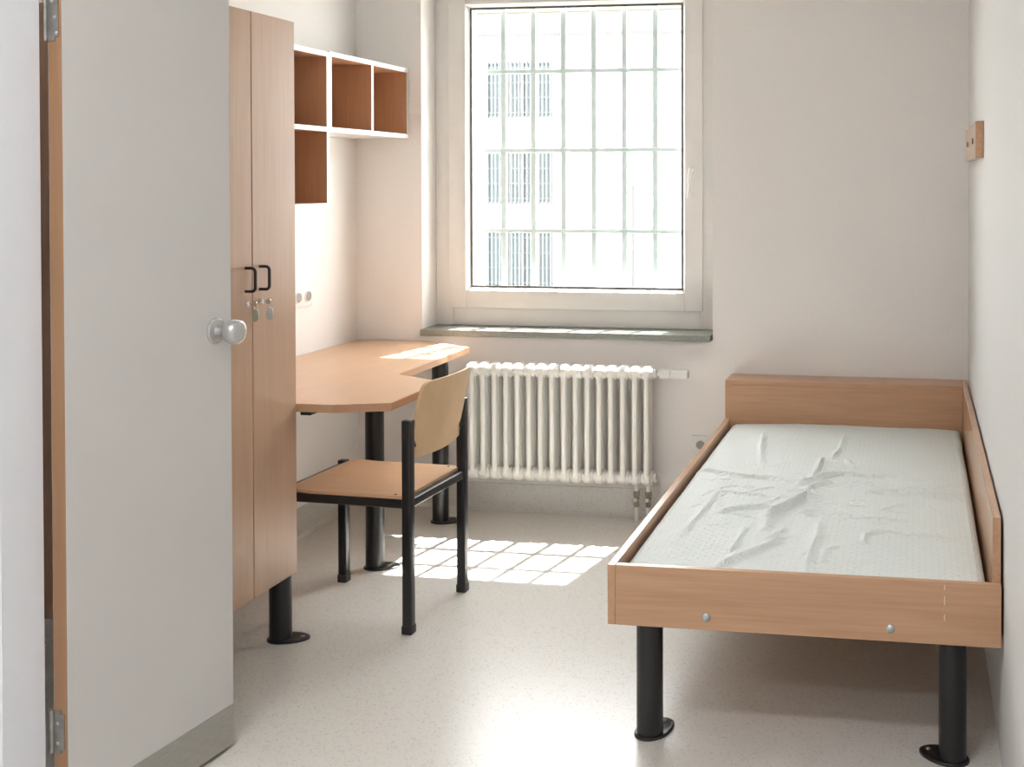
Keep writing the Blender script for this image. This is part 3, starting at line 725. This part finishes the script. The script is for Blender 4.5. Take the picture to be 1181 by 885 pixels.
foot_leg(bd, 1.864, -0.25, ZB + 0.016, 0.036, (0.4, 1))
foot_leg(bd, 2.671, -0.25, ZB + 0.016, 0.036, (-1, 0.55))
for x in (2.034, 2.512):
    bm = BM(); add_lathe(bm, (x, BYF, 0.3595), (0, -1, 0), [(0.0115, 0), (0.0105, 0.003), (0.007, 0.0055), (0, 0.006)], 20)
    tag(obj('bolt', bm, M['zinc'], bd), 'zinc dome-headed bolt')
for z0, z1 in ((0.466, 0.478), (0.428, 0.450), (0.388, 0.404)):
    bm = BM(); add_box(bm, 2.6465, 2.649, BYF - 0.0004, BYF + 0.001, z0, z1); tag(obj('scratch', bm, M['scratch'], bd), 'pale scratch in the laminate')

# ------------------------------------------------------------------ mattress with creased cover
ma = thing('mattress', (2.28, -1.1, 0.361), 'thin mattress in a rumpled pale mint cover lying in the bed', 'mattress')
creases = [  # polyline, half width, height
 ([(1.806,-0.992),(1.897,-1.036),(1.998,-1.085),(2.072,-1.086),(2.138,-1.134),(2.184,-1.172)], .012, .010),
 ([(1.925,-1.268),(2.018,-1.297),(2.115,-1.334)], .009, .006),
 ([(1.979,-1.515),(2.027,-1.469),(2.08,-1.451),(2.14,-1.441)], .018, .010),
 ([(2.127,-1.557),(2.157,-1.487),(2.191,-1.404),(2.229,-1.327),(2.266,-1.362)], .022, .020),
 ([(2.221,-1.243),(2.25,-1.173),(2.306,-1.141)], .016, .012),
 ([(2.14,-1.696),(2.13,-1.557)], .014, .009),
 ([(1.905,-1.75),(1.92,-1.552),(1.93,-1.394),(1.923,-1.224)], .013, .008),
 ([(2.069,-1.899),(2.079,-1.772),(2.082,-1.654)], .012, .007),
 ([(2.056,-2.017),(2.11,-1.907),(2.167,-1.822),(2.207,-1.735)], .018, .011),
 ([(2.133,-1.827),(2.175,-1.724),(2.208,-1.651)], .014, .007),
 ([(2.289,-2.008),(2.288,-1.879),(2.297,-1.721),(2.284,-1.569)], .015, .010),
 ([(2.028,-0.945),(1.988,-0.65),(1.958,-0.373)], .013, .008),
 ([(2.27,-0.802),(2.291,-0.631),(2.289,-0.387)], .013, .008),
 ([(2.236,-0.78),(2.232,-0.963),(2.22,-1.109)], .011, .009),
 ([(2.321,-0.794),(2.355,-0.944)], .012, .008),
 ([(2.184,-1.172),(2.222,-1.132),(2.258,-1.061),(2.316,-1.011)], .014, .014),
 ([(2.219,-1.505),(2.292,-1.475),(2.364,-1.501)], .015, .009),
 ([(2.243,-1.098),(2.304,-1.009),(2.393,-1.022),(2.493,-1.006),(2.573,-1.033),(2.665,-1.057),(2.737,-1.058)], .012, .009),
 ([(2.215,-1.476),(2.337,-1.499),(2.457,-1.521),(2.55,-1.507)], .014, .007),
 ([(2.405,-1.235),(2.447,-1.227),(2.548,-1.199),(2.636,-1.221),(2.736,-1.24)], .011, .010),
 ([(2.522,-1.142),(2.637,-1.161),(2.739,-1.157)], .010, .007),
 ([(2.393,-1.74),(2.432,-1.752),(2.434,-1.67),(2.472,-1.636),(2.551,-1.633),(2.63,-1.639),(2.719,-1.625)], .011, .007),
 ([(2.3,-2.003),(2.292,-1.86),(2.302,-1.719)], .014, .007),
 ([(2.327,-1.952),(2.333,-1.837),(2.368,-1.78)], .013, .006)]
MX0, MX1, MY0, MY1 = 1.806, 2.754, BYF + 0.024, -0.174
nx, ny = 230, 460
H = [[0.0] * (ny + 1) for _ in range(nx + 1)]
dx = (MX1 - MX0) / nx; dy = (MY1 - MY0) / ny
rr_ = random.Random(11)
for _ in range(46):
    cx_, cy_, a_ = rr_.gauss(2.2, 0.17), rr_.gauss(-1.3, 0.26), rr_.uniform(0, math.pi); L_ = rr_.uniform(0.03, 0.08)
    if not (1.88 < cx_ < 2.66 and -1.93 < cy_ < -0.35): continue
    creases.append(([(cx_ - L_ * math.cos(a_), cy_ - L_ * math.sin(a_)), (cx_ + rr_.uniform(-.012, .012), cy_ + rr_.uniform(-.012, .012)), (cx_ + L_ * math.cos(a_), cy_ + L_ * math.sin(a_))], rr_.uniform(.006, .010), rr_.uniform(.002, .0045)))
for pl, hw2, hh2 in creases:
    hw2 *= 0.85
    segs = list(zip(pl, pl[1:])); tot = sum(math.dist(a, b_) for a, b_ in segs); R3 = hw2 * 3.2
    D = {}
    acc = 0
    for a, b_ in segs:
        L_ = math.dist(a, b_)
        i0 = max(0, int((min(a[0], b_[0]) - R3 - MX0) / dx)); i1 = min(nx, int((max(a[0], b_[0]) + R3 - MX0) / dx) + 1)
        j0 = max(0, int((min(a[1], b_[1]) - R3 - MY0) / dy)); j1 = min(ny, int((max(a[1], b_[1]) + R3 - MY0) / dy) + 1)
        for i in range(i0, i1 + 1):
            x = MX0 + i * dx
            for j in range(j0, j1 + 1):
                y = MY0 + j * dy
                t = ((x - a[0]) * (b_[0] - a[0]) + (y - a[1]) * (b_[1] - a[1])) / (L_ * L_)
                t = min(1, max(0, t)); px = a[0] + t * (b_[0] - a[0]); py = a[1] + t * (b_[1] - a[1])
                d = math.hypot(x - px, y - py)
                if d < R3 and ((i, j) not in D or D[i, j][0] > d):
                    D[i, j] = (d, (acc + t * L_) / tot, y - py)
        acc += L_
    for (i, j), (d, s, side) in D.items():
        w = hw2 * (0.75 + 0.5 * noise.noise((s * 6, hw2 * 900, 3.1)))
        if side > 0: w *= 1.9                      # far flank gentler: the cloth leans toward the foot end
        prof = math.exp(-(d / w) ** 2)
        taper = min(1, s / 0.15 + 0.25, (1 - s) / 0.2 + 0.15)
        H[i][j] = max(H[i][j], hh2 * prof * taper) if prof > 0.02 else H[i][j]
bm = BM(); grid = []
ztop = 0.468
for i in range(nx + 1):
    row = []
    for j in range(ny + 1):
        x = MX0 + i * dx; y = MY0 + j * dy
        ex = min(x - MX0, MX1 - x); ey = min(y - MY0, MY1 - y); e = min(ex, ey)
        edge = -0.012 * max(0, 1 - e / 0.022) ** 2
        und = 0.0035 * noise.noise((x * 3.3, y * 3.3, 0.2)) + 0.0022 * noise.noise((x * 9 + 4, y * 6, 1.7)) + 0.0014 * noise.noise((x * 26, y * 20, 5.2))
        crown = 0.010 * (1 - ((x - 2.277) / 0.48) ** 2)
        mask = math.exp(-((x - 2.22) / 0.26) ** 2 - ((y + 1.3) / 0.42) ** 2)
        crum = mask * (0.006 * (0.5 - abs(noise.noise((x * 13 + 2, y * 9, 3.3)))) + 0.003 * (0.5 - abs(noise.noise((x * 27, y * 22, 7.1)))))
        wob = 0.004 * noise.noise((0, y * 2.5, 8.8))
        row.append(bm.verts.new((x + (wob if 0 < i < nx else (wob - 0.004 * (i == 0))), y, ztop + crown + edge + und + 1.3 * H[i][j] + crum)))
    grid.append(row)
for i in range(nx):
    for j in range(ny): bm.faces.new((grid[i][j], grid[i + 1][j], grid[i + 1][j + 1], grid[i][j + 1]))
rim = [grid[i][0] for i in range(nx + 1)] + [grid[nx][j] for j in range(1, ny + 1)] + [grid[i][ny] for i in range(nx - 1, -1, -1)] + [grid[0][j] for j in range(ny - 1, 0, -1)]
low = [bm.verts.new((v.co.x, v.co.y, 0.3615)) for v in rim]
for k in range(len(rim)):
    j = (k + 1) % len(rim); bm.faces.new((rim[k], low[k], low[j], rim[j]))
bm.faces.new(low)
obj('cover', bm, M['mattress'], ma)

# ------------------------------------------------------------------ added ceiling lamps, out of view, for fill light
for y, lab in ((-3.9, 'added long ceiling lamp for fill, unseen, nearer the bed'), (-5.4, 'added long ceiling lamp for cool corridor fill, unseen, nearer the entrance')):
    t = thing('added_fill_lamp', (1.45, y, CEIL), lab, 'lamp')
    boxpart('housing', (0.83, 2.07, y - 0.15, y + 0.15, CEIL - 0.06, CEIL - 0.0005), M['white_lam'], t, 0.004, 1)
    boxpart('diffuser', (0.85, 2.05, y - 0.13, y + 0.13, CEIL - 0.068, CEIL - 0.0605), M['diffuser'], t)
